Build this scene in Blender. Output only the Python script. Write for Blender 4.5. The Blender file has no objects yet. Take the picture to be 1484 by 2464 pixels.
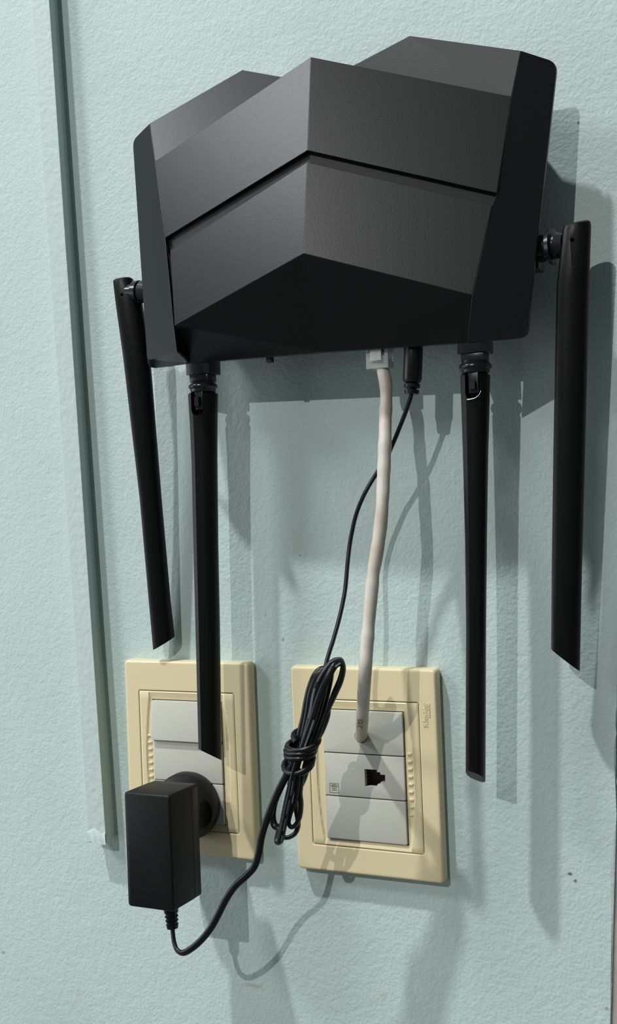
import bpy, bmesh, math, random
from mathutils import Vector, Matrix
random.seed(7)
C = bpy.context.scene.collection
S = 0.001                                    # the scene is laid out in millimetres

# ------------------------------------------------------------------ camera
W, H, F = 1484, 2464, 2700.0
YAW, PITCH, ROLL = math.radians(25.66413693), math.radians(0.56260652), math.radians(2.1854603)
CAM = Vector((229.4958, -532.1540, 131.3120))
ROT = Matrix.Rotation(YAW, 3, 'Z') @ Matrix.Rotation(PITCH, 3, 'X') @ Matrix.Rotation(ROLL, 3, 'Y')
cam = bpy.data.objects.new('camera', bpy.data.cameras.new('camera'))
C.objects.link(cam)
cam.data.sensor_fit = 'HORIZONTAL'
cam.data.sensor_width = 36
cam.data.lens = 36 * F / W
cam.data.clip_start = 0.01
_m = Matrix((ROT.col[0], ROT.col[2], -ROT.col[1])).transposed().to_4x4()
_m.translation = CAM * S
cam.matrix_world = _m
bpy.context.scene.camera = cam

# ------------------------------------------------------------------ light
WALL_Y = 8.0
world = bpy.data.worlds.new('room_air')
bpy.context.scene.world = world
world.use_nodes = True
world.node_tree.nodes['Background'].inputs[0].default_value = (0.80, 0.95, 0.93, 1)
world.node_tree.nodes['Background'].inputs[1].default_value = 0.13

def lamp(name, loc, power, radius, col):
    d = bpy.data.lights.new(name, 'POINT')
    d.energy = power
    d.shadow_soft_size = radius
    d.color = col
    o = bpy.data.objects.new(name, d)
    o.location = loc
    C.objects.link(o)
    return o
# a small bright bulb across the room and a larger lamp high on the left, close to this wall
def towards(dx, dz, dist):
    v = Vector((-dx, -1, -dz)).normalized() * dist
    return Vector((0, 0.008, 0.12)) + v
lamp('room_bulb', towards(0.13, -0.54, 5.0), 300, 0.0134, (0.98, 0.98, 0.95))
lamp('ceiling_lamp', towards(0.62, -2.2, 7.0), 1480, 0.125, (0.95, 1.0, 1.0))
# added unseen area lights on the left: small high router sheen, broad low fill
def fill_light(name, az, el, dist, w, h, power):
    d = bpy.data.lights.new(name, 'AREA')
    d.shape = 'RECTANGLE'
    d.size, d.size_y = w, h
    d.energy = power
    d.color = (0.94, 0.98, 1.0)
    o = bpy.data.objects.new(name, d)
    a, e = math.radians(az), math.radians(el)
    v = Vector((-math.sin(a) * math.cos(e), -math.cos(a) * math.cos(e), math.sin(e)))
    o.location = Vector((0, 0.008, 0.20)) + v * dist
    o.rotation_euler = v.to_track_quat('Z', 'Y').to_euler()
    C.objects.link(o)
fill_light('added_high_fill', 52, 34.5, 3.5, 0.6, 0.6, 40)
fill_light('added_low_fill', 66, -4, 3.5, 2.2, 1.5, 34)

vs = bpy.context.scene.view_settings
vs.view_transform = 'Standard'
vs.look = 'None'
vs.gamma = 1
vs.use_curve_mapping = False
vs.exposure = 0.0

# ------------------------------------------------------------------ helpers
def at(u, v, y):
    """world point (mm) seen at pixel u, v of the photograph and lying in the plane y"""
    d = ROT @ Vector(((u - W / 2) / F, 1, -(v - H / 2) / F))
    return CAM + d * ((y - CAM.y) / d.y)

def ray(u, v):
    return ROT @ Vector(((u - W / 2) / F, 1, -(v - H / 2) / F))

def on_plane(u, v, o, n):
    d = ray(u, v)
    return CAM + d * ((o - CAM).dot(n) / d.dot(n))

def mat(name, col, rough=0.5, spec=0.5, **k):
    m = bpy.data.materials.new(name)
    m.use_nodes = True
    b = m.node_tree.nodes['Principled BSDF']
    b.inputs['Base Color'].default_value = (*col, 1)
    b.inputs['Roughness'].default_value = rough
    b.inputs['Specular IOR Level'].default_value = spec
    for kk, vv in k.items():
        b.inputs[kk.replace('_', ' ')].default_value = vv
    return m

def grain(m, scale, dist, strength=1.0, detail=3.0, mix=0.0, col2=None):
    """fine relief, and if asked a faint mottling, over a principled material"""
    nt = m.node_tree
    b = nt.nodes['Principled BSDF']
    tc = nt.nodes.new('ShaderNodeTexCoord')
    n = nt.nodes.new('ShaderNodeTexNoise')
    n.inputs['Scale'].default_value = scale
    n.inputs['Detail'].default_value = detail
    nt.links.new(tc.outputs['Object'], n.inputs['Vector'])
    bp = nt.nodes.new('ShaderNodeBump')
    bp.inputs['Strength'].default_value = strength
    bp.inputs['Distance'].default_value = dist
    nt.links.new(n.outputs['Fac'], bp.inputs['Height'])
    nt.links.new(bp.outputs['Normal'], b.inputs['Normal'])
    if col2:
        mx = nt.nodes.new('ShaderNodeMix')
        mx.data_type = 'RGBA'
        mx.inputs['A'].default_value = b.inputs['Base Color'].default_value
        mx.inputs['B'].default_value = (*col2, 1)
        n2 = nt.nodes.new('ShaderNodeTexNoise')
        n2.inputs['Scale'].default_value = mix
        n2.inputs['Detail'].default_value = 4
        nt.links.new(tc.outputs['Object'], n2.inputs['Vector'])
        r = nt.nodes.new('ShaderNodeMapRange')
        r.inputs['From Min'].default_value = 0.42
        r.inputs['From Max'].default_value = 0.66
        nt.links.new(n2.outputs['Fac'], r.inputs['Value'])
        nt.links.new(r.outputs['Result'], mx.inputs['Factor'])
        nt.links.new(mx.outputs['Result'], b.inputs['Base Color'])
    return m

def obj(name, bm, m, parent=None, smooth=None, recalc=True, bevel=None):
    """link a bmesh (mm) as one mesh object (m)"""
    if recalc:
        bmesh.ops.recalc_face_normals(bm, faces=bm.faces[:])
    if bevel:
        eds = [e for e in bm.edges if len(e.link_faces) == 2 and e.calc_face_angle(0) > 0.35]
        bmesh.ops.bevel(bm, geom=eds, offset=bevel, segments=2, profile=0.5, affect='EDGES', clamp_overlap=True)
    me = bpy.data.meshes.new(name)
    par = parent.get('_loc') if parent else None
    org = Vector(par) if par is not None else Vector((0, 0, 0))
    bm.transform(Matrix.Scale(S, 4) @ Matrix.Translation(-org))
    bm.to_mesh(me)
    bm.free()
    me.materials.append(m)
    if smooth is not None:
        for p in me.polygons:
            p.use_smooth = True
        me.set_sharp_from_angle(angle=math.radians(smooth))
    o = bpy.data.objects.new(name, me)
    C.objects.link(o)
    if parent:
        o.parent = parent
        o['_loc'] = tuple(org)
    else:
        o.location = (0, 0, 0)
    return o

def thing(name, label, cat, loc):
    o = bpy.data.objects.new(name, None)
    o.empty_display_size = 0.01
    o.location = Vector(loc) * S
    C.objects.link(o)
    o['label'] = label
    o['category'] = cat
    o['_loc'] = tuple(loc)
    return o

def add_box(bm, lo, hi, mtx=None):
    vs_ = [bm.verts.new((x, y, z)) for x in (lo[0], hi[0]) for y in (lo[1], hi[1]) for z in (lo[2], hi[2])]
    for f in ((0, 1, 3, 2), (4, 6, 7, 5), (0, 4, 5, 1), (2, 3, 7, 6), (0, 2, 6, 4), (1, 5, 7, 3)):
        bm.faces.new([vs_[i] for i in f])
    if mtx is not None:
        bmesh.ops.transform(bm, matrix=mtx, verts=vs_)
    return vs_

def add_loft(bm, rings, cap0=True, cap1=True, closed=True):
    rs = [[bm.verts.new(p) for p in r] for r in rings]
    n = len(rs[0])
    for a, b in zip(rs, rs[1:]):
        for i in range(n if closed else n - 1):
            j = (i + 1) % n
            bm.faces.new((a[i], a[j], b[j], b[i]))
    if cap0:
        bm.faces.new(rs[0][::-1])
    if cap1:
        bm.faces.new(rs[-1])
    return rs

def spline(pts, per=8):
    """Catmull-Rom through the points"""
    pts = [Vector(p) for p in pts]
    q = [pts[0] * 2 - pts[1]] + pts + [pts[-1] * 2 - pts[-2]]
    out = []
    for i in range(1, len(q) - 2):
        a, b, c, d = q[i - 1:i + 3]
        for k in range(per):
            t = k / per
            out.append(0.5 * ((2 * b) + (c - a) * t + (2 * a - 5 * b + 4 * c - d) * t * t + (3 * b - a - 3 * c + d) * t ** 3))
    out.append(pts[-1])
    return out

def frames(path, up=(0, -1, 0)):
    up = Vector(up)
    res = []
    prev = None
    for i, p in enumerate(path):
        t = (path[min(i + 1, len(path) - 1)] - path[max(i - 1, 0)]).normalized()
        if prev is None:
            nrm = (up - t * up.dot(t)).normalized()
        else:
            nrm = (prev - t * prev.dot(t)).normalized()
        prev = nrm
        res.append((p, t, nrm, t.cross(nrm)))
    return res

def add_tube(bm, path, rad, segs=12, prof=None, up=(0, -1, 0), caps=True):
    """rad: number or function of 0..1; prof: list of (across, along normal) multipliers"""
    fr = frames(path, up)
    prof = prof or [(math.cos(2 * math.pi * k / segs), math.sin(2 * math.pi * k / segs)) for k in range(segs)]
    rings = []
    for i, (p, t, n, b) in enumerate(fr):
        r = rad(i / (len(fr) - 1)) if callable(rad) else rad
        rings.append([p + b * (c * r) + n * (s * r) for c, s in prof])
    add_loft(bm, rings, caps, caps)
    return fr

def add_lathe(bm, p0, p1, prof, segs=24):
    """prof: (distance from p0 towards p1 in mm, radius)"""
    p0, p1 = Vector(p0), Vector(p1)
    d = (p1 - p0).normalized()
    a = d.orthogonal().normalized()
    b = d.cross(a)
    add_loft(bm, [[p0 + d * s + (a * math.cos(2 * math.pi * k / segs) + b * math.sin(2 * math.pi * k / segs)) * r
                   for k in range(segs)] for s, r in prof])

def rrect(cx, cz, hw, hh, r, y, n=5):
    pts = []
    for sx, sz, a0 in ((1, 1, 0), (-1, 1, 90), (-1, -1, 180), (1, -1, 270)):
        for k in range(n + 1):
            a = math.radians(a0 + 90 * k / n)
            pts.append(Vector((cx + sx * (hw - r) + r * math.cos(a), y, cz + sz * (hh - r) + r * math.sin(a))))
    return pts

def cut(o, bm, name='cutter'):
    """subtract a bmesh (mm, world) from an object"""
    me = bpy.data.meshes.new(name)
    org = Vector(o.get('_loc', (0, 0, 0)))
    bmesh.ops.recalc_face_normals(bm, faces=bm.faces[:])
    bm.transform(Matrix.Scale(S, 4) @ Matrix.Translation(-org))
    bm.to_mesh(me)
    bm.free()
    c = bpy.data.objects.new(name, me)
    C.objects.link(c)
    c.matrix_world = Matrix.Translation(org * S)
    md = o.modifiers.new('cut', 'BOOLEAN')
    md.object = c
    md.operation = 'DIFFERENCE'
    md.solver = 'EXACT'
    bpy.context.view_layer.update()
    dg = bpy.context.evaluated_depsgraph_get()
    new = bpy.data.meshes.new_from_object(o.evaluated_get(dg))
    o.modifiers.clear()
    o.data = new
    bpy.data.objects.remove(c)
    bpy.data.meshes.remove(me)

# ------------------------------------------------------------------ materials
def wall_material():
    m = mat('sea_green_wall_paint', (0.49, 0.59, 0.572), 0.55, 0.35)
    nt = m.node_tree
    b = nt.nodes['Principled BSDF']
    tc = nt.nodes.new('ShaderNodeTexCoord')
    def noise(scale, detail, rough=0.5):
        n = nt.nodes.new('ShaderNodeTexNoise')
        n.inputs['Scale'].default_value = scale
        n.inputs['Detail'].default_value = detail
        n.inputs['Roughness'].default_value = rough
        nt.links.new(tc.outputs['Object'], n.inputs['Vector'])
        return n.outputs['Fac']
    def math_(op, a, b_):
        n = nt.nodes.new('ShaderNodeMath')
        n.operation = op
        for i, x in enumerate((a, b_)):
            if isinstance(x, (int, float)):
                n.inputs[i].default_value = x
            else:
                nt.links.new(x, n.inputs[i])
        return n.outputs[0]
    # roller stipple: fine grain over broader trowel unevenness
    h = math_('ADD', math_('MULTIPLY', noise(650, 3), 0.7), math_('MULTIPLY', noise(260, 2), 0.8))
    h = math_('ADD', h, math_('MULTIPLY', noise(36, 2), 1.1))
    bp = nt.nodes.new('ShaderNodeBump')
    bp.inputs['Strength'].default_value = 0.47
    bp.inputs['Distance'].default_value = 0.00085
    nt.links.new(h, bp.inputs['Height'])
    nt.links.new(bp.outputs['Normal'], b.inputs['Normal'])
    # faint grey scuffs
    mx = nt.nodes.new('ShaderNodeMix')
    mx.data_type = 'RGBA'
    mx.inputs['A'].default_value = (0.49, 0.59, 0.572, 1)
    mx.inputs['B'].default_value = (0.46, 0.55, 0.53, 1)
    r = nt.nodes.new('ShaderNodeMapRange')
    r.inputs['From Min'].default_value = 0.45
    r.inputs['From Max'].default_value = 0.75
    nt.links.new(noise(9, 5, 0.6), r.inputs['Value'])
    nt.links.new(r.outputs['Result'], mx.inputs['Factor'])
    last = mx.outputs['Result']
    # small chips and smudges at their own places on the wall
    for (u, v, rx, rz, col, fac) in WALL_MARKS:
        c = at(u, v, WALL_Y) * S
        mp = nt.nodes.new('ShaderNodeMapping')
        mp.vector_type = 'POINT'
        mp.inputs['Location'].default_value = (-c.x / (rx * S), -c.y / 0.01, -c.z / (rz * S))
        mp.inputs['Scale'].default_value = (1 / (rx * S), 1 / 0.01, 1 / (rz * S))
        nt.links.new(tc.outputs['Object'], mp.inputs['Vector'])
        wob = nt.nodes.new('ShaderNodeTexNoise')
        wob.inputs['Scale'].default_value = 1.7
        nt.links.new(mp.outputs['Vector'], wob.inputs['Vector'])
        ln = nt.nodes.new('ShaderNodeVectorMath')
        ln.operation = 'LENGTH'
        nt.links.new(mp.outputs['Vector'], ln.inputs[0])
        s = math_('ADD', ln.outputs['Value'], math_('MULTIPLY', wob.outputs['Fac'], 1.2))
        r2 = nt.nodes.new('ShaderNodeMapRange')
        r2.inputs['From Min'].default_value = 1.75
        r2.inputs['From Max'].default_value = 1.25
        r2.inputs['To Max'].default_value = fac
        nt.links.new(s, r2.inputs['Value'])
        m2 = nt.nodes.new('ShaderNodeMix')
        m2.data_type = 'RGBA'
        nt.links.new(r2.outputs['Result'], m2.inputs['Factor'])
        nt.links.new(last, m2.inputs['A'])
        m2.inputs['B'].default_value = (*col, 1)
        last = m2.outputs['Result']
    nt.links.new(last, b.inputs['Base Color'])
    return m

WALL_MARKS = [
    (1371, 2103, 1.3, 0.8, (0.10, 0.09, 0.07), 0.9), (1384, 2120, 0.9, 0.9, (0.12, 0.11, 0.09), 0.85),
    (1391, 296, 0.6, 0.9, (0.16, 0.17, 0.15), 0.8), (681, 1539, 0.8, 1.2, (0.22, 0.24, 0.21), 0.7),
    (611, 2372, 6.0, 1.2, (0.36, 0.36, 0.30), 0.6), (722, 1337, 0.9, 0.5, (0.2, 0.23, 0.2), 0.7),
    (1460, 2428, 1.2, 0.9, (0.25, 0.26, 0.24), 0.7), (8, 2292, 1.6, 1.2, (0.25, 0.28, 0.27), 0.6),
    (640, 1480, 0.5, 0.7, (0.25, 0.27, 0.24), 0.6), (922, 2398, 2.2, 2.0, (0.45, 0.47, 0.41), 0.6),
    (190, 2392, 2.2, 4.5, (0.43, 0.46, 0.41), 0.4),
]
M_WALL = wall_material()
M_TRUNK = grain(mat('painted_trunking', (0.49, 0.575, 0.55), 0.5, 0.4), 260, 0.0007, 0.6)
M_FLAP = grain(mat('torn_paint_lip', (0.55, 0.65, 0.62), 0.55), 160, 0.001, 0.5)
M_TRIM = grain(mat('worn_door_frame', (0.33, 0.31, 0.29), 0.6), 120, 0.0006, 0.5, mix=60, col2=(0.42, 0.40, 0.37))
M_CREAM = grain(mat('yellowed_cream_plastic', (0.715, 0.605, 0.38), 0.32, 0.5), 900, 0.00002)
M_CREAM_DARK = mat('dark_socket_backing', (0.10, 0.085, 0.06), 0.7)  # dark backing plate seen in the joints between modules
M_WHITE = grain(mat('aged_white_plastic', (0.51, 0.50, 0.44), 0.38, 0.45), 900, 0.00003)
M_JACK = mat('jack_interior', (0.05, 0.038, 0.028), 0.55)
M_GOLD = mat('gold_contact', (0.55, 0.33, 0.12), 0.35, Metallic=1.0)
M_PRINT = mat('grey_print', (0.10, 0.09, 0.07), 0.6)
M_ROUTER = grain(mat('grained_charcoal_plastic', (0.0085, 0.009, 0.010), 0.33, 0.34), 1500, 0.00004, 0.6)
M_ROUTER_DARK = mat('dark_router_plastic', (0.010, 0.010, 0.011), 0.5, 0.35)
M_ANT = grain(mat('satin_black_antenna', (0.0045, 0.0042, 0.0045), 0.36, 0.18), 1200, 0.00004)
M_JOINT = mat('glossy_black_joint', (0.012, 0.013, 0.015), 0.25, 0.5)
M_ADAPT = grain(mat('black_adapter_plastic', (0.007, 0.007, 0.0075), 0.45, 0.22), 1500, 0.00005)
M_CABLE = mat('black_cable_sheath', (0.006, 0.006, 0.007), 0.33, 0.35)
M_STRIPE = mat('grey_cable_stripe', (0.13, 0.14, 0.18), 0.4)
M_LAN = grain(mat('dirty_white_cable_jacket', (0.58, 0.53, 0.47), 0.45), 140, 0.0003, 0.5, mix=70, col2=(0.50, 0.42, 0.35))
M_CLEAR = mat('clear_plastic_plug', (0.84, 0.91, 0.89), 0.12, 0.5, Transmission_Weight=0.62, IOR=1.45)
M_SPECK = mat('pale_fleck', (0.22, 0.21, 0.21), 0.6)

# ------------------------------------------------------------------ setting: wall and trim
edge = [(1492, 300), (1490, 900), (1485, 1400), (1484, 1560), (1483, 1700), (1479, 1740), (1483, 1765), (1476, 1800),
        (1478, 1835), (1484, 1880), (1481, 1905), (1483, 1960), (1478, 2010), (1475, 2030), (1477, 2060), (1471, 2090),
        (1475, 2130), (1472, 2160), (1473, 2230), (1470, 2300), (1472, 2370), (1467, 2430), (1468, 2500), (1465, 2700)]
bm = bmesh.new()
ep = [at(u, v, WALL_Y) for u, v in edge]
ep = [Vector((150, WALL_Y, 900))] + ep
ep.append(Vector((ep[-1].x - 6, WALL_Y, -900)))
ring = [Vector((-900, WALL_Y, -900)), Vector((-900, WALL_Y, 900))] + ep
add_loft(bm, [ring, [p + Vector((0, 12, 0)) for p in ring]])
bmesh.ops.triangulate(bm, faces=[f for f in bm.faces if len(f.verts) > 4])
o = obj('wall_back', bm, M_WALL)
o['kind'] = 'structure'
bm = bmesh.new()
a, b = Vector((118, 0, -900)), Vector((150, 0, 900))
add_box(bm, (-22, WALL_Y + 0.9, -905), (60, WALL_Y + 26, 905), Matrix.Translation((132, 0, 0)) @ Matrix.Rotation(math.radians(1.6), 4, 'Y'))
o = obj('trim_1', bm, M_TRIM, bevel=0.6)
o['kind'] = 'structure'

# ------------------------------------------------------------------ cable trunking on the left
tr = thing('cable_trunking', 'pale green painted strip of cable trunking running down the left of the wall', 'trunking', at(234, 2030, WALL_Y))
def strip(u0, v0, w0, u1, v1, w1, y0, y1, ins, end_extra=()):
    """straight bar between two right-edge pixels, inset at both sides"""
    r0, r1 = at(u0, v0, -3), at(u1, v1, -3)
    d = (r1 - r0).normalized()
    sd = Vector((-d.z, 0, d.x))
    if sd.x > 0:
        sd = -sd
    return r0, r1, d, sd
r0, r1 = at(118, 0, -3), at(255.5, 2030, -3)
d = (r1 - r0).normalized()
sd = Vector((d.z, 0, -d.x))
if sd.x > 0:
    sd = -sd
top = r0 - d * 260
bot = r1
TW = 12.6
def bar(bm, a, b, w0, w1, y0, y1):
    v = []
    for p in (a, b):
        for w in (w0, w1):
            for y in (y0, y1):
                q = p + sd * w
                v.append(bm.verts.new((q.x, y, q.z)))
    for f in ((0, 1, 3, 2), (4, 6, 7, 5), (0, 4, 5, 1), (2, 3, 7, 6), (0, 2, 6, 4), (1, 5, 7, 3)):
        bm.faces.new([v[i] for i in f])
bm = bmesh.new()
bar(bm, top, bot, 0, TW, -3, 1.6)
obj('trunking_lid', bm, M_TRUNK, tr, bevel=0.35)
bm = bmesh.new()
bar(bm, top, bot - d * 2.2, 1.6, TW - 0.2, 1.0, WALL_Y)
obj('trunking_base', bm, M_TRUNK, tr)
bm = bmesh.new()
# ragged lip of old paint over the open end
n = 10
low = [0, 0.9, 0.3, 1.0, 0.2, 0.8, -0.2, 0.4, -0.6, -0.9, -1.2]
upp = [7, 6.2, 5.6, 6.8, 7.4, 8.2, 8.5, 8.3, 7.6, 7.2, 6.4]
rows = []
for k, (t_, yo) in enumerate(((0, -3.25), (0.3, -3.7), (0.65, -3.6), (1.0, -3.5), (1.0, -2.6))):
    row = []
    for i in range(n + 1):
        s = -0.1 + (TW + 0.2) * i / n
        q = bot + sd * s + d * (-(upp[i]) * (1 - t_) + low[i] * t_)
        row.append(Vector((q.x, yo - 0.25 * math.sin(i * 1.9 + k), q.z)))
    rows.append(row)
add_loft(bm, rows, False, False, closed=False)
obj('paint_lip', bm, M_FLAP, tr, smooth=50, recalc=False)['label'] = 'torn pale paint over the open end'

# ------------------------------------------------------------------ wall plates
OW, OH, IW, IH, OZ, IZ = 79.45 / 2, 105.4 / 2, 61.4 / 2, 75.85 / 2, 2.18, 0.6

def bezel_mesh(cx, cz, rib_side):
    """inner frame: a ring around the modules with a shallow scoop in each side"""
    bm = bmesh.new()
    nx = 14
    xs = [-IW + (IW - 22.75) * k / nx for k in range(nx + 1)] + [-11, 0, 11] + [22.75 + (IW - 22.75) * k / nx for k in range(nx + 1)]
    zs = [IZ - IH + 0.001, IZ - IH + 0.5] + [-34.0 + 68.0 * k / 40 for k in range(41)] + [IZ + IH - 0.5, IZ + IH - 0.001]
    def dep(x, z):
        y = 0.0
        e = min(IW - abs(x), IH - abs(z - IZ))
        if e < 0.3:
            y += 0.35 * (1 - e / 0.3)
        ax = abs(x)
        lim = 22.75 + 1.0 + 3.4 * (1 - (z / 38.0) ** 2)
        if abs(z) < 34.2:
            t_ = (lim - ax) / 0.55
            y += 0.85 * max(0, min(1, t_))
        return y
    g = [[bm.verts.new((cx + x, dep(x, z), cz + z)) for z in zs] for x in xs]
    for i in range(len(xs) - 1):
        for j in range(len(zs) - 1):
            xm, zm = (xs[i] + xs[i + 1]) / 2, (zs[j] + zs[j + 1]) / 2
            if abs(xm) < 22.75 and abs(zm) < 34.0:
                continue
            bm.faces.new((g[i][j], g[i + 1][j], g[i + 1][j + 1], g[i][j + 1]))
    bd = [e for e in bm.edges if len(e.link_faces) == 1]
    ex = bmesh.ops.extrude_edge_only(bm, edges=bd)
    for v in [v for v in ex['geom'] if isinstance(v, bmesh.types.BMVert)]:
        v.co.y = 2.4
    return bm

def frame_mesh(cx, cz):
    bm = bmesh.new()
    prof = [(WALL_Y, 0.2), (WALL_Y - 2.2, 1.1), (3.4, 1.0), (1.2, 0.75), (0.35, 0.35), (0.06, -0.25), (0.0, -1.0)]
    rings = [rrect(cx, cz + OZ, OW + e, OH + e, 1.8, y) for y, e in prof]
    rings += [rrect(cx, cz + IZ, IW + e, IH + e, 1.4, y) for y, e in ((0.0, 0.9), (0.12, 0.55), (0.5, 0.34), (2.4, 0.30))]
    add_loft(bm, rings, False, False)
    return bm

def module_box(bm, cx, cz, zc, tilt=0.0, y0=-0.55, w=22.2, h=10.98):
    def ring_(e, y):
        r = rrect(cx, cz + zc, w - e, h - e, 0.6, y, 2)
        for p in r:
            p.y -= tilt * (0.5 - (p.z - cz - zc) / (2 * h)) * (1 if y < 1 else 0)
        return r
    add_loft(bm, [ring_(0.0, 3.2), ring_(0.0, y0 + 0.45), ring_(0.12, y0 + 0.12), ring_(0.45, y0)], True, True)

def ribs(parent, cx, cz, side, z0, n=9):
    for k in range(n):
        bm = bmesh.new()
        x0, x1 = (23.7, 26.3)
        if side < 0:
            x0, x1 = -26.3, -23.7
        z = z0 - 3.85 * k
        add_box(bm, (cx + x0, 0.15, cz + z - 0.6), (cx + x1, 1.2, cz + z + 0.6))
        obj('grip_rib', bm, M_CREAM, parent, bevel=0.25)

def plate(name, label, cat, cx, cz, rib_side, rib_z):
    t = thing(name, label, cat, (cx, WALL_Y, cz + OZ - OH))
    obj('outer_frame', frame_mesh(cx, cz), M_CREAM, t, smooth=3)
    bz = obj('inner_frame', bezel_mesh(cx, cz, rib_side), M_CREAM, t, smooth=35)
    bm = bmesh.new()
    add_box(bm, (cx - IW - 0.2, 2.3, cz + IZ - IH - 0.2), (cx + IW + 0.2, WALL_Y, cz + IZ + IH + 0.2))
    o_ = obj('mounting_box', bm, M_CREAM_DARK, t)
    ribs(bz, cx, cz, rib_side, rib_z)
    return t, o_, bz

# left plate: rocker, blank, socket
LX, LZ = -106.44, 1.30
lp, lbox, _ = plate('switch_plate', 'cream plate on the left with the black power adapter plugged into it', 'switch plate', LX, LZ, -1, 13.3)
bm = bmesh.new(); module_box(bm, LX, LZ, 22.5, tilt=2.4)
obj('rocker_switch', bm, M_WHITE, lp, smooth=35)['label'] = 'white rocker pressed in at its top'
bm = bmesh.new(); module_box(bm, LX, LZ, 0)
obj('blank_module', bm, M_WHITE, lp, smooth=35)
bm = bmesh.new(); module_box(bm, LX, LZ, -22.5)
obj('socket_module', bm, M_WHITE, lp, smooth=35)

# right plate: cable outlet, telephone jack, blank
rp, rbox, rbz = plate('outlet_plate', 'cream plate on the right holding the white cable and a telephone jack', 'outlet plate', 0, 0, 1, 12.6)
bm = bmesh.new(); module_box(bm, 0, 0, 22.5)
cable_mod = obj('cable_outlet_module', bm, M_WHITE, rp, smooth=35)
HOLE = at(869, 1771, 0)
bm = bmesh.new()
add_lathe(bm, (HOLE.x, -4, HOLE.z), (HOLE.x, 6, HOLE.z), [(0, 3.6), (10, 3.6)], 20)
cut(cable_mod, bm)
bm = bmesh.new(); module_box(bm, 0, 0, 0)
jack_mod = obj('telephone_module', bm, M_WHITE, rp, smooth=35)
def px_poly(pts, y):
    return [at(u, v, y) for u, v in pts]
jz = [(876.5, 1850.5), (906, 1851.5), (907.5, 1858), (914.5, 1858.5), (916, 1864), (926, 1864.5), (928, 1882.5), (917, 1882), (916.5, 1888.5), (908.5, 1888), (907.5, 1894), (878, 1892)]
jw = px_poly(jz, -0.55)
jc = sum(jw, Vector()) / len(jw)
for i0, i1 in ((0, 10), (2, 8), (4, 7)):              # the opening and its two narrowing steps for the latch
    p0_, p1_ = jw[i0], jw[i1]
    left = jw[0].x if i0 == 0 else jw[0].x + 2
    right = jw[i0 + 1].x
    hi_, lo_ = jw[i0].z, jw[i1].z
    for ob_, y1_ in ((jack_mod, 4.0), (rbox, 7.0)):
        bm = bmesh.new()
        add_box(bm, (left, -3, lo_), (right, y1_, hi_))
        cut(ob_, bm)
bm = bmesh.new()
lo3, hi3 = Vector((jw[0].x - 0.1, 0, jw[10].z - 0.1)), Vector((jw[5].x + 0.1, 0, jw[0].z + 0.1))
add_box(bm, (lo3.x, 0.9, lo3.z), (hi3.x, 6.9, hi3.z))
front_f = [f for f in bm.faces if all(v.co.y < 1 for v in f.verts)]
bmesh.ops.delete(bm, geom=front_f, context='FACES')
jk = obj('telephone_jack', bm, M_JACK, jack_mod, recalc=False)
for k in range(4):
    bm = bmesh.new()
    zc_ = jc.z + 2.7 - 1.8 * k
    add_box(bm, (jw[0].x + 0.4, 1.2 + 0.3 * k, zc_ - 0.25), (jw[0].x + 0.8, 6.0, zc_ + 0.25))
    obj('jack_contact', bm, M_GOLD, jack_mod)
bm = bmesh.new(); module_box(bm, 0, 0, -22.5)
obj('blank_module', bm, M_WHITE, rp, smooth=35)

# telephone pictogram
def flat(bm, pts, y=-0.58, t=0.06):
    add_loft(bm, [[Vector((x, y, z)) for x, z in pts], [Vector((x, y + t, z)) for x, z in pts]])
bm = bmesh.new()
c0 = at(792.5, 1883.5, -0.55); c1 = at(815.5, 1910.5, -0.55)
x0, x1, z0, z1 = c0.x, c1.x, c1.z + 0.35, c0.z
tk = 0.28
for r_ in (((x0, z0), (x1, z0), (x1, z0 + tk), (x0, z0 + tk)), ((x0, z1 - tk), (x1, z1 - tk), (x1, z1), (x0, z1)),
           ((x0, z0), (x0 + tk, z0), (x0 + tk, z1), (x0, z1)), ((x1 - tk, z0), (x1, z0), (x1, z1), (x1 - tk, z1))):
    flat(bm, r_)
wx, hz = x1 - x0, z1 - z0
def uv(a, b_):
    return (x0 + wx * a, z0 + hz * b_)
def stroke(bm, pts, w):
    for (a, b_), (c_, d_) in zip(pts, pts[1:]):
        p, q = Vector(uv(a, b_)), Vector(uv(c_, d_))
        nn = (q - p).normalized()
        nn = Vector((-nn.y, nn.x)) * w / 2
        flat(bm, [tuple(p + nn), tuple(p - nn), tuple(q - nn), tuple(q + nn)])
hs = [(.12, .66), (.13, .76), (.2, .83), (.32, .86), (.68, .86), (.80, .83), (.87, .76), (.88, .66), (.74, .66), (.70, .74), (.62, .78), (.38, .78), (.30, .74), (.26, .66), (.12, .66)]
stroke(bm, hs, 0.22)
stroke(bm, [(.28, .68), (.36, .76), (.64, .76), (.72, .68)], 0.3)
for i in range(3):
    for j in range(3):
        cx_, cz_ = .32 + .18 * i, .62 - .17 * j
        flat(bm, [uv(cx_ - .06, cz_ - .055), uv(cx_ + .06, cz_ - .055), uv(cx_ + .06, cz_ + .055), uv(cx_ - .06, cz_ + .055)])
obj('telephone_symbol', bm, M_PRINT, jack_mod)['label'] = 'printed telephone symbol in a square'

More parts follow.
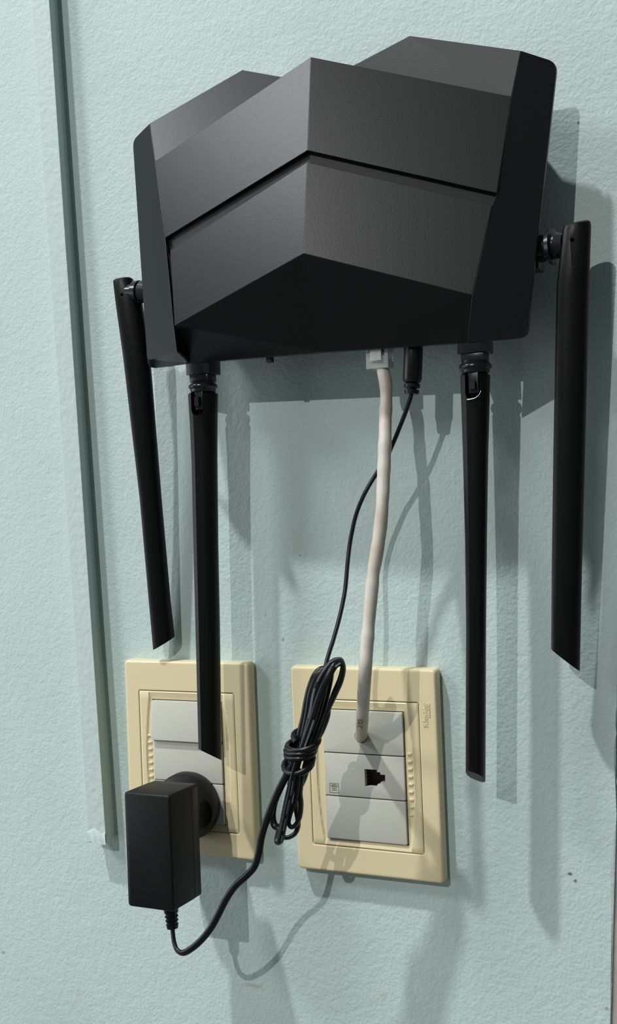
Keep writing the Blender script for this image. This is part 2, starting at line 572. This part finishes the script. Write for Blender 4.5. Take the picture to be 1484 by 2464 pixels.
def text_bm(body, size, extrude=0.0, bold=0.0):
    cu = bpy.data.curves.new('lettering', 'FONT')
    cu.body = body
    cu.size = size
    cu.extrude = extrude
    cu.offset = bold
    cu.resolution_u = 3
    o_ = bpy.data.objects.new('lettering', cu)
    C.objects.link(o_)
    bpy.context.view_layer.update()
    me = bpy.data.meshes.new_from_object(o_.evaluated_get(bpy.context.evaluated_depsgraph_get()))
    bpy.data.objects.remove(o_)
    bm_ = bmesh.new()
    bm_.from_mesh(me)
    bpy.data.meshes.remove(me)
    return bm_
def fit_text(bm_, length, height):
    xs_ = [v.co.x for v in bm_.verts]; ys_ = [v.co.y for v in bm_.verts]
    sx = length / (max(xs_) - min(xs_)); sy = height / (max(ys_) - min(ys_))
    for v in bm_.verts:
        v.co.x = (v.co.x - min(xs_)) * sx
        v.co.y = (v.co.y - min(ys_)) * sy
# raised maker's lettering, reading upwards along the frame's right side
pS0, pS1 = at(1026.5, 1750, 0), at(1024, 1691, 0)
pE0 = at(1034.5, 1726, 0)
for body, p0_, ln_, ht_, nm in (('Schneider', Vector((at(1029.5, 1750, 0).x, 0, pS0.z)), (pS1 - pS0).length, 2.7, 'raised_lettering'),
                                ('Electric', Vector((at(1035.2, 1725, 0).x, 0, pE0.z)), (at(1033, 1693, 0) - pE0).length, 1.45, 'raised_lettering')):
    bm = text_bm(body, 3, 0.12, 0.05)
    fit_text(bm, ln_, ht_)
    for v in bm.verts:
        x, y, z = v.co
        v.co = Vector((p0_.x - y, -0.10 - z * 1.1, p0_.z + x))
    obj(nm, bm, M_CREAM, rp)['label'] = 'raised lettering on the frame'

# ------------------------------------------------------------------ wifi router
Vc = Vector
rt = thing('wifi_router', 'black faceted router with four antennas mounted on the wall', 'router', (0, WALL_Y, 215))
P = at(748, 137, -51); Bt = at(730, 610, -63)
FL = at(373, 388, -32); FR = at(1230, 232, -32)
nL = (P - Bt).cross(FL - Bt).normalized(); nR = (P - Bt).cross(FR - Bt).normalized()
def onL(u, v): return on_plane(u, v, Bt, nL)
def onR(u, v): return on_plane(u, v, Bt, nR)
def ridge(v):
    t_ = (v - 137) / (610 - 137)
    best = None
    for k in range(2001):
        s = k / 2000
        q = P.lerp(Bt, s)
        dd = ROT.transposed() @ (q - CAM)
        vv = H / 2 - F * dd.z / dd.y
        if best is None or abs(vv - v) < best[0]:
            best = (abs(vv - v), q)
    return best[1]
G1, G2 = ridge(362), ridge(390)
GL1, GR1 = onL(396, 573), onR(1195, 465)
GL2, GR2 = onL(409, 602), onR(1184, 493)
BL, BR = onL(420, 783), onR(1135, 710)
def flank(f_, b_, m_):
    n_ = (b_ - f_).cross(m_ - f_).normalized()
    return lambda u, v: on_plane(u, v, f_, n_)
onWL, onWR = flank(FL, BL, at(338, 600, -27)), flank(FR, BR, at(1302, 500, -27))
LC, RC = onWL(360, 297), onWR(1253, 122)
WLT, WLB, WRT, WRB = onWL(319, 338), onWL(357, 886), onWR(1340, 150), onWR(1266, 812)
for nm_, q_ in (('LC', LC), ('RC', RC), ('WLT', WLT), ('WLB', WLB), ('WRT', WRT), ('WRB', WRB), ('GL1', GL1), ('BL', BL), ('BR', BR), ('GR1', GR1)):
    print(nm_, [round(c, 1) for c in q_])
LP, RP = at(583, 168, -27), at(985, 86, -27)
nTL = (LC - FL).cross(LP - FL).normalized(); nTR = (RC - FR).cross(RP - FR).normalized()
V = on_plane(768, 201, FL, nTL)
EL, ER, EM = at(428, 862, -30), at(1122, 825, -30), at(775, 848, -30)
EL2 = at(455, 874, -28)

def shell(bm, polys, depth=Vc((0, 3.0, 0)), scale_to=None):
    """front polygons welded together, with side walls running back"""
    key = {}
    def vert(p):
        k = (round(p.x, 3), round(p.y, 3), round(p.z, 3))
        if k not in key:
            key[k] = bm.verts.new(p)
        return key[k]
    fs = [bm.faces.new([vert(p) for p in poly]) for poly in polys]
    bmesh.ops.recalc_face_normals(bm, faces=fs)
    ex = bmesh.ops.extrude_face_region(bm, geom=fs, use_keep_orig=True)
    for v in [g for g in ex['geom'] if isinstance(g, bmesh.types.BMVert)]:
        v.co += depth
    return bm

bm = bmesh.new()
shell(bm, [(P, FL, GL1, G1), (P, G1, GR1, FR), (FL, LC, LP), (FL, LP, V), (FL, V, P), (FR, RP, RC), (FR, V, RP), (FR, P, V)])
obj('upper_panel', bm, M_ROUTER, rt, bevel=0.25)
bm = bmesh.new()
shell(bm, [(G2, GL2, BL, Bt), (G2, Bt, BR, GR2), (BL, EL, EL2, EM), (BL, EM, Bt), (Bt, EM, BR), (BR, EM, ER)], Vc((0, 3.0, 0)))
obj('lower_panel', bm, M_ROUTER, rt, bevel=0.25)

# side panels with rounded outer corners
def corner(a, c, b, n=5, r=0.5):
    """rounded corner at c between a and b (points), quadratic"""
    out = []
    p, q = c + (a - c).normalized() * r, c + (b - c).normalized() * r
    for k in range(n + 1):
        t_ = k / n
        out.append(p * (1 - t_) ** 2 + c * 2 * t_ * (1 - t_) + q * t_ ** 2)
    return out
def side_panel(inner, to, bo):
    pts = list(inner)
    tail = corner(inner[-1], bo, to, r=4.5) + corner(bo, to, inner[0], r=4.5)
    return pts + tail
wl = side_panel([LC, FL, onWL(397.5, 575), onWL(418, 785), onWL(425.5, 846)], WLT, onWL(354, 868))
wr = side_panel([RC, FR, onWR(1195, 465), onWR(1184, 493), BR, onWR(1122, 825)], WRT, WRB)
for w_, cc, k_ in ((wl, at(375, 640, -31), 4), (wr, at(1220, 500, -31), 5)):
    bm = bmesh.new()
    rim = [bm.verts.new(p) for p in w_]
    f = bm.faces.new(rim)
    if k_ == 4:                                        # turned-in lower lip on the left
        low = [EL2] + [at(u, v, -26.5) for u, v in ((376, 884.5), (368, 885), (363, 884), (359, 881), (356, 876), (354, 869))]
        lowv = [bm.verts.new(p) for p in low]
        bm.faces.new((rim[k_], bm.verts.new(EL), lowv[0]))
        for i in range(6):
            bm.faces.new((rim[k_ + i], lowv[i], lowv[i + 1], rim[k_ + i + 1]))
    res = bmesh.ops.triangulate(bm, faces=bm.faces[:])
    fs = bm.faces[:]
    ex = bmesh.ops.extrude_face_region(bm, geom=fs, use_keep_orig=True)
    for v in [g for g in ex['geom'] if isinstance(g, bmesh.types.BMVert)]:
        v.co += Vc((0, 2.2, 0))
    obj('side_panel', bm, M_ROUTER, rt, bevel=0.3)
bm = bmesh.new()
c_ = at(378, 663, -33.6)
add_lathe(bm, c_ + Vc((0, -0.05, 0)), c_ + Vc((0, 2, 0)), [(0, 0.3), (0.1, 1.2), (1.6, 1.2)], 9)
obj('paint_fleck', bm, M_SPECK, rt)['label'] = 'pale fleck on the left side panel'

# back shell: rim outline behind the panels, tapering to a smaller back against the wall
rimpts = [LC, LP, V + Vc((0, 3, 0)), RP, RC] + corner(RC, WRT, WRB, r=4.5) + \
    corner(WRT, WRB, ER, r=4.5) + [ER, EL2] + \
    corner(EL2, WLB, WLT, r=4.5) + corner(WLB, WLT, LC, r=4.5)
cen = sum(rimpts, Vc()) / len(rimpts)
def inset(p, k, y):
    return Vc((cen.x + (p.x - cen.x) * k, y, cen.z + (p.z - cen.z) * k))
bm = bmesh.new()
add_loft(bm, [[inset(p, .982, max(p.y + 1.6, -23.5)) for p in rimpts], [inset(p, .968, max(p.y + 4.2, -21.5)) for p in rimpts],
              [inset(p, .86, -10) for p in rimpts], [inset(p, .80, 2) for p in rimpts], [inset(p, .76, WALL_Y) for p in rimpts]], False, True)
bmesh.ops.triangulate(bm, faces=[f for f in bm.faces if len(f.verts) > 4])
obj('back_shell', bm, M_ROUTER_DARK, rt, smooth=30)
# recessed channel behind the chevron groove
bm = bmesh.new()
off = Vc((0, 3.2, 0)); dn = Vc((0, 0, 3)); up_ = Vc((0, 0, 3))
shell(bm, [(G1 + off + up_, GL1 + off + up_ - Vc((1.5, 0, 0)), GL2 + off - dn - Vc((1.5, 0, 0)), G2 + off - dn), (G1 + off + up_, G2 + off - dn, GR2 + off - dn, GR1 + off + up_),
           (GL2 + off - dn - Vc((1.5, 0, 0)), at(398, 590, -30), at(418, 790, -36), BL + off)], Vc((0, 2, 0)))
obj('groove_channel', bm, M_ROUTER_DARK, rt)
# small reset stub under the lower edge
bm = bmesh.new()
c_ = at(649, 862, -25)
add_box(bm, (c_.x - 1.6, -26.5, c_.z - 2.2), (c_.x + 1.6, -23.5, c_.z + 5))
obj('wall_hook_stub', bm, M_ROUTER_DARK, rt, bevel=0.3)

# ---- antennas
PROF = [(-1, -.25), (-.9, -.66), (-.6, -.93), (0.0, -1.0), (.42, -.96), (.78, -.72), (.96, -.36), (1, .1), (.86, .62), (.5, .92), (0, 1), (-.55, .9), (-.9, .5)]
def antenna_mesh(stations, phi, cut_dir):
    """stations: (centre, half width, half depth, shear) ; the last one is cut obliquely"""
    cs = [Vc(s[0]) for s in stations]
    rings = []
    for i, (c_, a_, b_, sh) in enumerate(stations):
        t_ = (cs[min(i + 1, len(cs) - 1)] - cs[max(i - 1, 0)]).normalized()
        ex_ = Vc((math.cos(phi), math.sin(phi), 0))
        ex_ = (ex_ - t_ * ex_.dot(t_)).normalized()
        ey_ = t_.cross(ex_)
        if ey_.y < 0:
            ey_ = -ey_
        rings.append([Vc(c_) + ex_ * (x * a_) + ey_ * (y * b_) + t_ * (sh * (x * cut_dir[0] + y * cut_dir[1])) for x, y in PROF])
    bm_ = bmesh.new()
    add_loft(bm_, rings)
    return bm_

def mid(p, q, f=0.5):
    return p.lerp(q, f)

# two side antennas, swivelled downwards
def side_antenna(pts, phi, cutk, topk, bdep):
    st = []
    for i, (l, r_, y) in enumerate(pts):
        a_, b_ = at(*l, y), at(*r_, y)
        st.append((a_.lerp(b_, 0.5), (b_ - a_).length / 2 * 0.96, bdep))
    # rounded crown
    t_ = (st[0][0] - st[1][0]).normalized()
    c0_, a0, b0 = st[0]
    full = [(c0_ + t_ * 1.6, a0 * .80, b0 * .72, topk), (c0_ + t_ * 0.9, a0 * .94, b0 * .92, topk), (c0_ - t_ * 0.8, a0, b0, topk * .8)]
    full += [(c, a_, b_, 0) for c, a_, b_ in st[1:-1]]
    c1_, a1, b1 = st[-1]
    full += [(c1_, a1, b1, cutk)]
    return antenna_mesh(full, phi, (1, 0.1))
bm = side_antenna([((1353, 550), (1423, 541), -22), ((1338, 690), (1418, 690), -21.5), ((1330, 1100), (1408, 1100), -17.5), ((1326, 1400), (1400, 1400), -14.5), ((1324.5, 1585), (1396, 1590), -12)],
                  math.radians(14), 5.0, -1.2, 5.6)
ant = obj('antenna', bm, M_ANT, rt, smooth=32)
ant['label'] = 'antenna hanging from the right side'
c_ = at(1376, 577, -28)
bm = bmesh.new(); add_lathe(bm, c_ - Vc((0, 5, 0)), c_ + Vc((0, 4, 0)), [(0, 0.95), (9, 0.95)], 12); cut(ant, bm)
bm = bmesh.new()
h0 = at(1292, 600, -19); h1 = at(1360, 588, -21)
ax = (h1 - h0).normalized(); L_ = (h1 - h0).length
add_lathe(bm, h0 - ax * 6, h1, [(0, 4.6), (6 + L_ * .12, 4.6), (6 + L_ * .12, 6.2), (6 + L_ * .30, 6.4), (6 + L_ * .32, 5.6), (6 + L_ * .42, 5.6), (6 + L_ * .46, 8.0), (6 + L_ * .60, 8.4), (6 + L_ * .64, 5.8), (6 + L_ * .72, 5.8), (6 + L_ * .76, 6.4), (6 + L_ * .98, 5.2)], 20)
add_box(bm, (h0.x - 5, -24, h0.z - 9.6), (h0.x + 1.5, -13, h0.z + 6))
obj('swivel_joint', bm, M_JOINT, ant, smooth=30)

bm = side_antenna([((276, 680), (319, 677), -18), ((283, 730), (339, 728), -17.5), ((300, 850), (357, 850), -16), ((340, 1200), (386, 1200), -8), ((362, 1450), (408, 1450), -2.0), ((371, 1550), (418.5, 1543), 0.6)],
                  math.radians(18), -3.2, 0.6, 4.8)
ant = obj('antenna', bm, M_ANT, rt, smooth=32)
ant['label'] = 'antenna hanging from the left side'
c_ = at(292, 709, -23)
bm = bmesh.new(); add_lathe(bm, c_ - Vc((0, 5, 0)), c_ + Vc((0, 4, 0)), [(0, 0.8), (9, 0.8)], 12); cut(ant, bm)
bm = bmesh.new()
h0 = at(362, 702, -18); h1 = at(300, 702, -18)
ax = (h1 - h0).normalized(); L_ = (h1 - h0).length
add_lathe(bm, h0 - ax * 4, h1, [(0, 5), (4, 5), (4, 6.0), (4 + L_ * .32, 6.2), (4 + L_ * .34, 5.0), (4 + L_ * .40, 5.0), (4 + L_ * .42, 6.2), (4 + L_ * .6, 6.0), (4 + L_ * .64, 4.6), (4 + L_ * .95, 4.2)], 20)
obj('swivel_joint', bm, M_JOINT, ant, smooth=30)

# two lower antennas, straight down from the bottom edge
def lower_antenna(pts, y, bs, phi, lab, cutk, slot_u, slot_v0, slot_v1, neck_u, cutd=(.8, .5)):
    st = []
    for (l, r_), b_ in zip(pts, bs):
        a, c2 = at(*l, y), at(*r_, y)
        st.append((a.lerp(c2, 0.5), (c2 - a).length / 2 * 0.93, b_, 0))
    t_ = (st[0][0] - st[1][0]).normalized()
    c0_, a0, b0, _ = st[0]
    full = [(c0_ + t_ * 1.0, a0 * .86, b0 * .86, 0), (c0_ + t_ * .3, a0 * .97, b0 * .97, 0)] + st[:-1] + [(st[-1][0], st[-1][1], st[-1][2], cutk)]
    an = obj('antenna', antenna_mesh(full, phi, cutd), M_ANT, rt, smooth=32)
    an['label'] = lab
    # fork slot in its front for the hinge tongue
    s0, s1 = at(slot_u, slot_v0, y - 6), at(slot_u, slot_v1, y - 6)
    zdir = (s1 - s0).normalized()
    bm_ = bmesh.new()
    prof_ = []
    for k in range(9):
        a = math.pi * k / 8
        prof_.append(s1 + Vc((3.3 * math.cos(a), 0, -3.3 * math.sin(a))))
    prof_ = [s0 + Vc((3.3, 0, 8))] + prof_ + [s0 + Vc((-3.3, 0, 8))]
    add_loft(bm_, [[p + Vc((0, -9, 0)) for p in prof_], [p + Vc((0, 5.2, 0)) for p in prof_]])
    cut(an, bm_)
    # hinge: block under the router, neck, flared collar, tongue
    bm_ = bmesh.new()
    top_ = at(neck_u, slot_v0 - 85, y + 1)
    col = st[0][0] + t_ * 4.0
    add_box(bm_, (col.x - 7.2, y - 5.0, col.z + 6.5), (col.x + 7.0, y + 7, col.z + 22))
    add_box(bm_, (col.x - 5.8, y - 4.0, col.z + 2.6), (col.x + 5.4, y + 5, col.z + 7))
    add_lathe(bm_, col + Vc((0, 0, 3.4)), col - Vc((0, 0, 4)), [(0, 5.4), (1.2, 6.4), (2.4, 7.6), (3.6, 7.8), (4.4, 6.9), (6.2, 6.6)], 20)
    add_box(bm_, (s0.x - 2.5, y - 5.6, s1.z - 0.2), (s0.x + 2.5, y + 1, col.z))
    jn = obj('swivel_joint', bm_, M_JOINT, an, smooth=30, bevel=0.3)
    bm_ = bmesh.new()
    add_box(bm_, (s0.x - 1.3, y - 8, s1.z + 1.5), (s0.x + 1.3, y - 3.6, s0.z - 3.0))
    cut(jn, bm_)
    return an, s1
an, s1 = lower_antenna([((1107, 905), (1180, 905)), ((1110, 1000), (1178, 1000)), ((1113, 1100), (1175, 1100)), ((1118, 1300), (1172, 1300)), ((1120.5, 1500), (1170, 1500)), ((1120, 1870), (1168, 1868))],
                       -25, [7.0, 6.6, 6.3, 6.0, 6.0, 6.2], math.radians(14), 'right one of the two antennas below the bottom edge', 2.8, 1137, 902, 945, 1143, (.55, 1.15))
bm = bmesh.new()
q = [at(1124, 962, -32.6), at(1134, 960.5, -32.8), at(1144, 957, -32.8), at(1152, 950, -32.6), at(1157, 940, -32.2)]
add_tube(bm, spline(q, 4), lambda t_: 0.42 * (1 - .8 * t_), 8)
M_GLINT = mat('painted_glint', (0.45, 0.44, 0.44), 0.35, Metallic=0.9)  # pale metal strip added as a highlight on the fork
obj('fork_glint', bm, M_GLINT, an, smooth=40)['label'] = 'bright strip standing in for a glint on the fork'
lower_antenna([((456, 950), (522, 950)), ((460, 1020), (521, 1020)), ((464, 1110), (521, 1110)), ((468, 1300), (523, 1300)), ((473, 1500), (527, 1500)), ((480.5, 1815), (531, 1817))],
              -22, [7.0, 6.6, 6.3, 6.0, 6.0, 6.2], math.radians(20), 'left one of the two antennas below the bottom edge', 3.6, 476, 942, 985, 489)

# ------------------------------------------------------------------ power adapter with its cord
pa = thing('power_adapter', 'black plug-in power adapter on the left plate with its bundled cord and barrel plug', 'power adapter', (-97, -40, -62))
AX, AW, AT, AH = -110.86, 27.7, -2.9, 58.6
def tbox(bm, y0, y1, k0, k1):
    """a slightly drafted rounded box between two depths"""
    cx, cz = AX + AW / 2, AT - AH / 2
    rr = []
    for y, e in ((y0, k0 + 1.0), (y0 + 0.35, k0 + .35), (y0 + 1.0, k0), (y1, k1)):
        rr.append(rrect(cx, cz, AW / 2 - e, AH / 2 - e, 1.6, y, 4))
    add_loft(bm, rr)
bm = bmesh.new(); tbox(bm, -55.3, -34.7, 0, -0.05)
# chamfer line near the lower front
obj('adapter_body', bm, M_ADAPT, pa, smooth=40)
bm = bmesh.new()
cx, cz = AX + AW / 2, AT - AH / 2
add_loft(bm, [rrect(cx, cz, AW / 2 - e, AH / 2 - e, 1.6, y, 4) for y, e in ((-34.75, 0.45), (-34.3, 0.4), (-34.3, 0.0), (-28.2, 0.1), (-27.2, 0.9))])
obj('adapter_cover', bm, M_ADAPT, pa, smooth=40)
bm = bmesh.new()
add_lathe(bm, (-104.0, -28, -21.6), (-104.0, 0, -21.6), [(0, 13.5), (0.6, 14.5), (10, 16.2), (17.5, 17.6), (18.4, 18.3), (23.8, 18.6), (24.6, 18.2), (27.3, 17.6)], 48)
plug = obj('plug_base', bm, M_ADAPT, pa, smooth=35)
bm = bmesh.new()
bmesh.ops.create_uvsphere(bm, u_segments=20, v_segments=12, radius=1, matrix=Matrix.Translation((-86.6, -14.8, -24.5)) @ Matrix.Diagonal((4.6, 5.0, 10.5, 1)))
cut(plug, bm)

CY = -48.0
boot0, boot1 = at(411, 2186, -44), at(415, 2233, -44)
bm = bmesh.new()
Lb = (boot1 - boot0).length
add_lathe(bm, boot0, boot1, [(0, 3.9)] + sum([[(2 + k * 2.1, 3.6 - .13 * k), (2.5 + k * 2.1, 3.0 - .1 * k), (3.3 + k * 2.1, 3.0 - .1 * k), (3.6 + k * 2.1, 3.5 - .13 * k)] for k in range(3)], []) + [(Lb, 2.9)], 16)
obj('strain_relief', bm, M_CABLE, pa, smooth=35)

FLAT = []
for k in range(16):
    a = 2 * math.pi * k / 16
    r_ = 0.72 + 0.28 * abs(math.cos(a)) ** 0.7
    FLAT.append((math.cos(a) * r_ * 1.0, math.sin(a) * (0.60 + 0.10 * abs(math.cos(a)))))
HWID = 1.75
def cpath(pts, per=7):
    return spline([at(u, v, y) for u, v, y in pts], per)
strands = []
# cord from the router's barrel plug down into the bundle
strands.append(([(990, 940, -24), (988, 955, -24), (978, 985, -24), (963, 1024, -24), (945, 1068, -23.5), (925, 1110, -22.5), (900, 1148, -23), (876, 1190, -24.5), (856, 1240, -25), (843, 1300, -25.5),
                 (836, 1355, -28), (830, 1420, -31), (818, 1480, -35), (803, 1535, -39), (789, 1580, -43), (783, 1605, -45.5), (779, 1632, -46), (768, 1680, -46), (752, 1730, -46), (736, 1780, -46), (720, 1830, -46), (706, 1880, -46), (697, 1930, -47), (684, 1990, -47)], (1, 0.3, 0)))
# cord from the bundle to the adapter
strands.append(([(724, 1800, -52), (705, 1838, -53), (688, 1868, -54), (670, 1902, -54.5), (653, 1942, -54.5), (639, 1980, -54), (629, 2015, -53.5), (623, 2050, -53), (612, 2085, -52.5), (590, 2110, -52), (566, 2132, -51.5), (545, 2162, -51), (528, 2195, -50.5), (508, 2232, -50),
                 (484, 2262, -49), (460, 2283, -48), (440, 2293, -47), (426, 2286, -46), (419, 2268, -45), (416, 2248, -44.3), (414.5, 2228, -44)], (0.3, -1, 0)))
# loops of the bundle
strands.append(([(698, 1890, -50), (714, 1835, -50), (727, 1780, -51), (740, 1720, -52), (747, 1675, -53), (758, 1640, -53), (772, 1617, -52), (787, 1610, -50), (797, 1618, -47), (795, 1640, -46), (786, 1680, -46), (772, 1730, -47), (755, 1775, -48), (736, 1830, -49), (726, 1880, -49)], (0.2, -1, 0)))
strands.append(([(672, 2024, -52), (680, 1985, -52), (692, 1925, -52), (706, 1868, -52), (722, 1815, -53), (737, 1765, -54), (750, 1715, -54.5), (757, 1675, -54), (766, 1645, -53.5), (780, 1618, -53), (796, 1598, -51), (810, 1590, -48.5), (821, 1591, -46), (824, 1605, -45), (818, 1632, -45),
                 (803, 1668, -46), (792, 1700, -47), (788, 1725, -48), (777, 1755, -49), (762, 1785, -50), (745, 1830, -50), (733, 1872, -49), (721, 1898, -48), (713, 1922, -48), (712, 1945, -48), (716, 1968, -48), (717, 1988, -48), (710, 2005, -49), (697, 2014, -50), (684, 2016, -51)], (0.3, -1, 0)))
strands.append(([(708, 1872, -54), (717, 1830, -54.5), (735, 1780, -55), (752, 1730, -55.5), (764, 1690, -55), (777, 1655, -54.5), (790, 1627, -53.5), (803, 1604, -51.5), (815, 1595, -49), (823, 1597, -47.5), (826, 1612, -46.5), (820, 1640, -46.5), (806, 1672, -47), (786, 1715, -49), (768, 1765, -51), (748, 1812, -51.5), (730, 1862, -51), (722, 1905, -51), (724, 1935, -51), (721, 1965, -51), (711, 1985, -51.5), (700, 1990, -52), (694, 1978, -52.5), (699, 1955, -53), (709, 1930, -53.5), (715, 1895, -53.5), (719, 1850, -53.5)], (0.3, -1, 0)))
strands.append(([(716, 1790, -51), (731, 1727, -51.5), (738, 1688, -52), (746, 1655, -52), (758, 1626, -51.5), (772, 1612, -50), (786, 1613, -48), (790, 1632, -46.5), (784, 1668, -45.5), (770, 1715, -45.5), (750, 1770, -46), (734, 1815, -47)], (0.2, -1, 0)))
strands.append(([(716, 1830, -55), (706, 1866, -56), (700, 1905, -56), (691, 1945, -56), (683, 1985, -56), (676, 2020, -55.5), (671, 2028, -53.5), (668, 2020, -52), (672, 1995, -51), (660, 1985, -50.5), (655, 1962, -50), (660, 1930, -50), (674, 1896, -50), (690, 1862, -50), (704, 1825, -50)], (0.9, -0.4, 0)))
bm = bmesh.new()
strand_paths = []
for pts, up in strands:
    pth = cpath(pts)
    strand_paths.append((pth, up))
    add_tube(bm, pth, HWID, prof=FLAT, up=up)
cable = obj('power_cord', bm, M_CABLE, pa, smooth=50)
# grey tracer stripe on some of the runs
bm = bmesh.new()
def stripe(idx, t0, t1, side, w=0.42):
    pth, up = strand_paths[idx]
    fr = frames(pth, up)
    n_ = len(fr)
    a0, a1 = int(t0 * n_), max(int(t0 * n_) + 1, int(t1 * n_))
    rows_ = []
    for p, t_, nn, b_ in fr[a0:a1 + 1]:
        c3 = b_ * (side * HWID * 0.45) + nn * (HWID * 0.66)
        rows_.append([p + c3 + b_ * (-w), p + c3 + nn * .10, p + c3 + b_ * w])
    if len(rows_) > 1:
        add_loft(bm, rows_, False, False, closed=False)
for t0 in (0.12, 0.2, 0.28, 0.345):
    stripe(3, t0, t0 + 0.06, -1)
stripe(4, 0.27, 0.31, 1); stripe(2, 0.42, 0.5, 1); stripe(4, 0.05, 0.12, 1)
stripe(6, 0.10, 0.16, 1); stripe(6, 0.18, 0.24, 1); stripe(6, 0.26, 0.31, 1); stripe(6, 0.33, 0.36, 1)
obj('tracer_stripe', bm, M_STRIPE, cable, smooth=60, recalc=False)['label'] = 'dashed grey stripe along the cord'

# the cord's end wound around the bundle
bm = bmesh.new()
def ringpt(u, v, a, rx, ry, tilt, roll):
    c2 = at(u, v, -50.5)
    e1 = Vc((math.cos(roll), 0, math.sin(roll)))
    e2 = Vc((0, -math.cos(tilt), -math.sin(tilt)))
    return c2 + e1 * (rx * math.cos(a)) + e2 * (ry * math.sin(a))
coil = []
turns = [(737, 1774, 6.6, 5.8, .62, -.22), (728, 1789, 8.0, 6.2, .38, .10), (723, 1802, 7.4, 6.2, .26, .02), (722, 1813, 7.0, 6.2, .24, .0), (717, 1838, 7.3, 6.6, .62, .0)]
NT = len(turns) - 1
for k in range(int((NT + 0.9) * 20)):
    t_ = k / 20
    i = min(int(t_), NT)
    j = min(i + 1, NT)
    f_ = t_ - i if i < NT else 0
    f_ = f_ * f_ * (3 - 2 * f_)
    u, v, rx, ry, ti, ro = [p * (1 - f_) + q_ * f_ for p, q_ in zip(turns[i], turns[j])]
    coil.append(ringpt(u, v, 2 * math.pi * t_ + 2.2, rx, ry, ti, ro))
add_tube(bm, coil, 1.35, segs=12, up=(0, 0, 1))
obj('cord_wrap', bm, M_CABLE, pa, smooth=60)

# barrel plug in the router
b0_, b1_ = at(994.5, 838, -23), at(990, 956, -24)
Lp = (b1_ - b0_).length
bm = bmesh.new()
pr = [(-6, 4.4), (0, 4.6), (15.2, 4.6), (16.2, 4.0), (17.0, 3.2)]
for k in range(3):
    s = Lp - 9.2 + 2.9 * k
    pr += [(s, 2.2), (s, 4.3 - .35 * k), (s + 1.8, 4.2 - .35 * k), (s + 1.9, 2.2)]
add_lathe(bm, b0_, b1_, pr, 20)
obj('barrel_plug', bm, M_CABLE, pa, smooth=35)

# ------------------------------------------------------------------ white network cable
nc = thing('network_cable', 'dirty white network cable hanging from the router into the right plate', 'cable', (HOLE.x, 0, HOLE.z))
lan = [(917, 868, -22.6), (921, 890, -22.8), (928, 925, -23.4), (929, 960, -24.2), (927, 1000, -26), (926, 1060, -29.5), (924, 1110, -31.5), (922, 1160, -33.5), (919, 1220, -36), (914, 1275, -37), (907, 1325, -38), (898, 1380, -39.5), (892, 1440, -41),
       (887, 1500, -42.5), (882, 1560, -44), (879, 1605, -44.5), (876, 1650, -40), (873.5, 1692, -32), (871.5, 1724, -24), (870, 1748, -15), (869.5, 1763, -7), (869, 1771, 0), (869, 1775, 3)]
pth = cpath(lan, 9)
random.seed(3)
bump = [random.uniform(-1, 1) for _ in range(60)]
def lan_r(t_):
    x = t_ * 42
    i = int(x); f_ = x - i
    f_ = f_ * f_ * (3 - 2 * f_)
    amp = 0.22 if t_ < 0.62 else 0.07
    return 3.15 + amp * (bump[i] * (1 - f_) + bump[i + 1] * f_)
bm = bmesh.new()
lf = add_tube(bm, pth, lan_r, segs=20)
lj = obj('cable_jacket', bm, M_LAN, nc, smooth=70)
# print on the jacket
bm = text_bm('GLC', 3, 0.0, 0.02)
fit_text(bm, 8.4, 2.5)
import bisect
acc = [0.0]
for p, q in zip(pth, pth[1:]):
    acc.append(acc[-1] + (q - p).length)
def at_v(v):
    best = min(range(len(pth)), key=lambda i: abs((H / 2 - F * (ROT.transposed() @ (pth[i] - CAM)).z / (ROT.transposed() @ (pth[i] - CAM)).y) - v))
    return acc[best]
s_start = at_v(1717)
eye = CAM
for v in bm.verts:
    s = s_start + v.co.x * 1.15
    i = max(0, min(len(pth) - 2, bisect.bisect(acc, s) - 1))
    f_ = (s - acc[i]) / (acc[i + 1] - acc[i])
    p = pth[i].lerp(pth[i + 1], f_)
    t_ = lf[i][1]
    # face the room, a little to the left of front
    front = (CAM - p).normalized(); front = (front - t_ * front.dot(t_)).normalized()
    side_ = t_.cross(front)
    ang = (v.co.y - 1.25) / 3.2 - 0.30
    rgt = side_ if side_.x > 0 else -side_
    v.co = p + (front * math.cos(ang) + rgt * math.sin(ang)) * 3.46
obj('jacket_print', bm, M_PRINT, lj, recalc=False)['label'] = 'grey printed letters on the jacket'
# clear modular plug
pc = at(914, 866, -22.5)
bm = bmesh.new()
add_box(bm, (pc.x - 5.8, -26.6, pc.z - 4.6), (pc.x + 5.8, -18.6, pc.z + 9))
mp = obj('modular_plug', bm, M_CLEAR, nc, bevel=0.4)
mp['label'] = 'clear plastic modular plug'
bm = bmesh.new()
add_loft(bm, [[Vc((pc.x - 2.6, -27.4, pc.z + 9)), Vc((pc.x + 2.6, -27.4, pc.z + 9)), Vc((pc.x + 2.6, -26.7, pc.z + 9)), Vc((pc.x - 2.6, -26.7, pc.z + 9))],
              [Vc((pc.x - 3.0, -28.8, pc.z - 1.0)), Vc((pc.x + 3.0, -28.8, pc.z - 1.0)), Vc((pc.x + 3.0, -28.0, pc.z - 1.0)), Vc((pc.x - 3.0, -28.0, pc.z - 1.0))]])
obj('latch_tab', bm, M_CLEAR, mp)
for k in range(4):
    bm = bmesh.new()
    x = pc.x - 3.6 + 2.3 * k
    add_box(bm, (x - .6, -27.0, pc.z + 1.6), (x + .6, -26.4, pc.z + 9))
    obj('plug_wire', bm, M_JACK if k % 2 else M_GOLD, mp)

for o in bpy.data.objects:
    if '_loc' in o:
        del o['_loc']
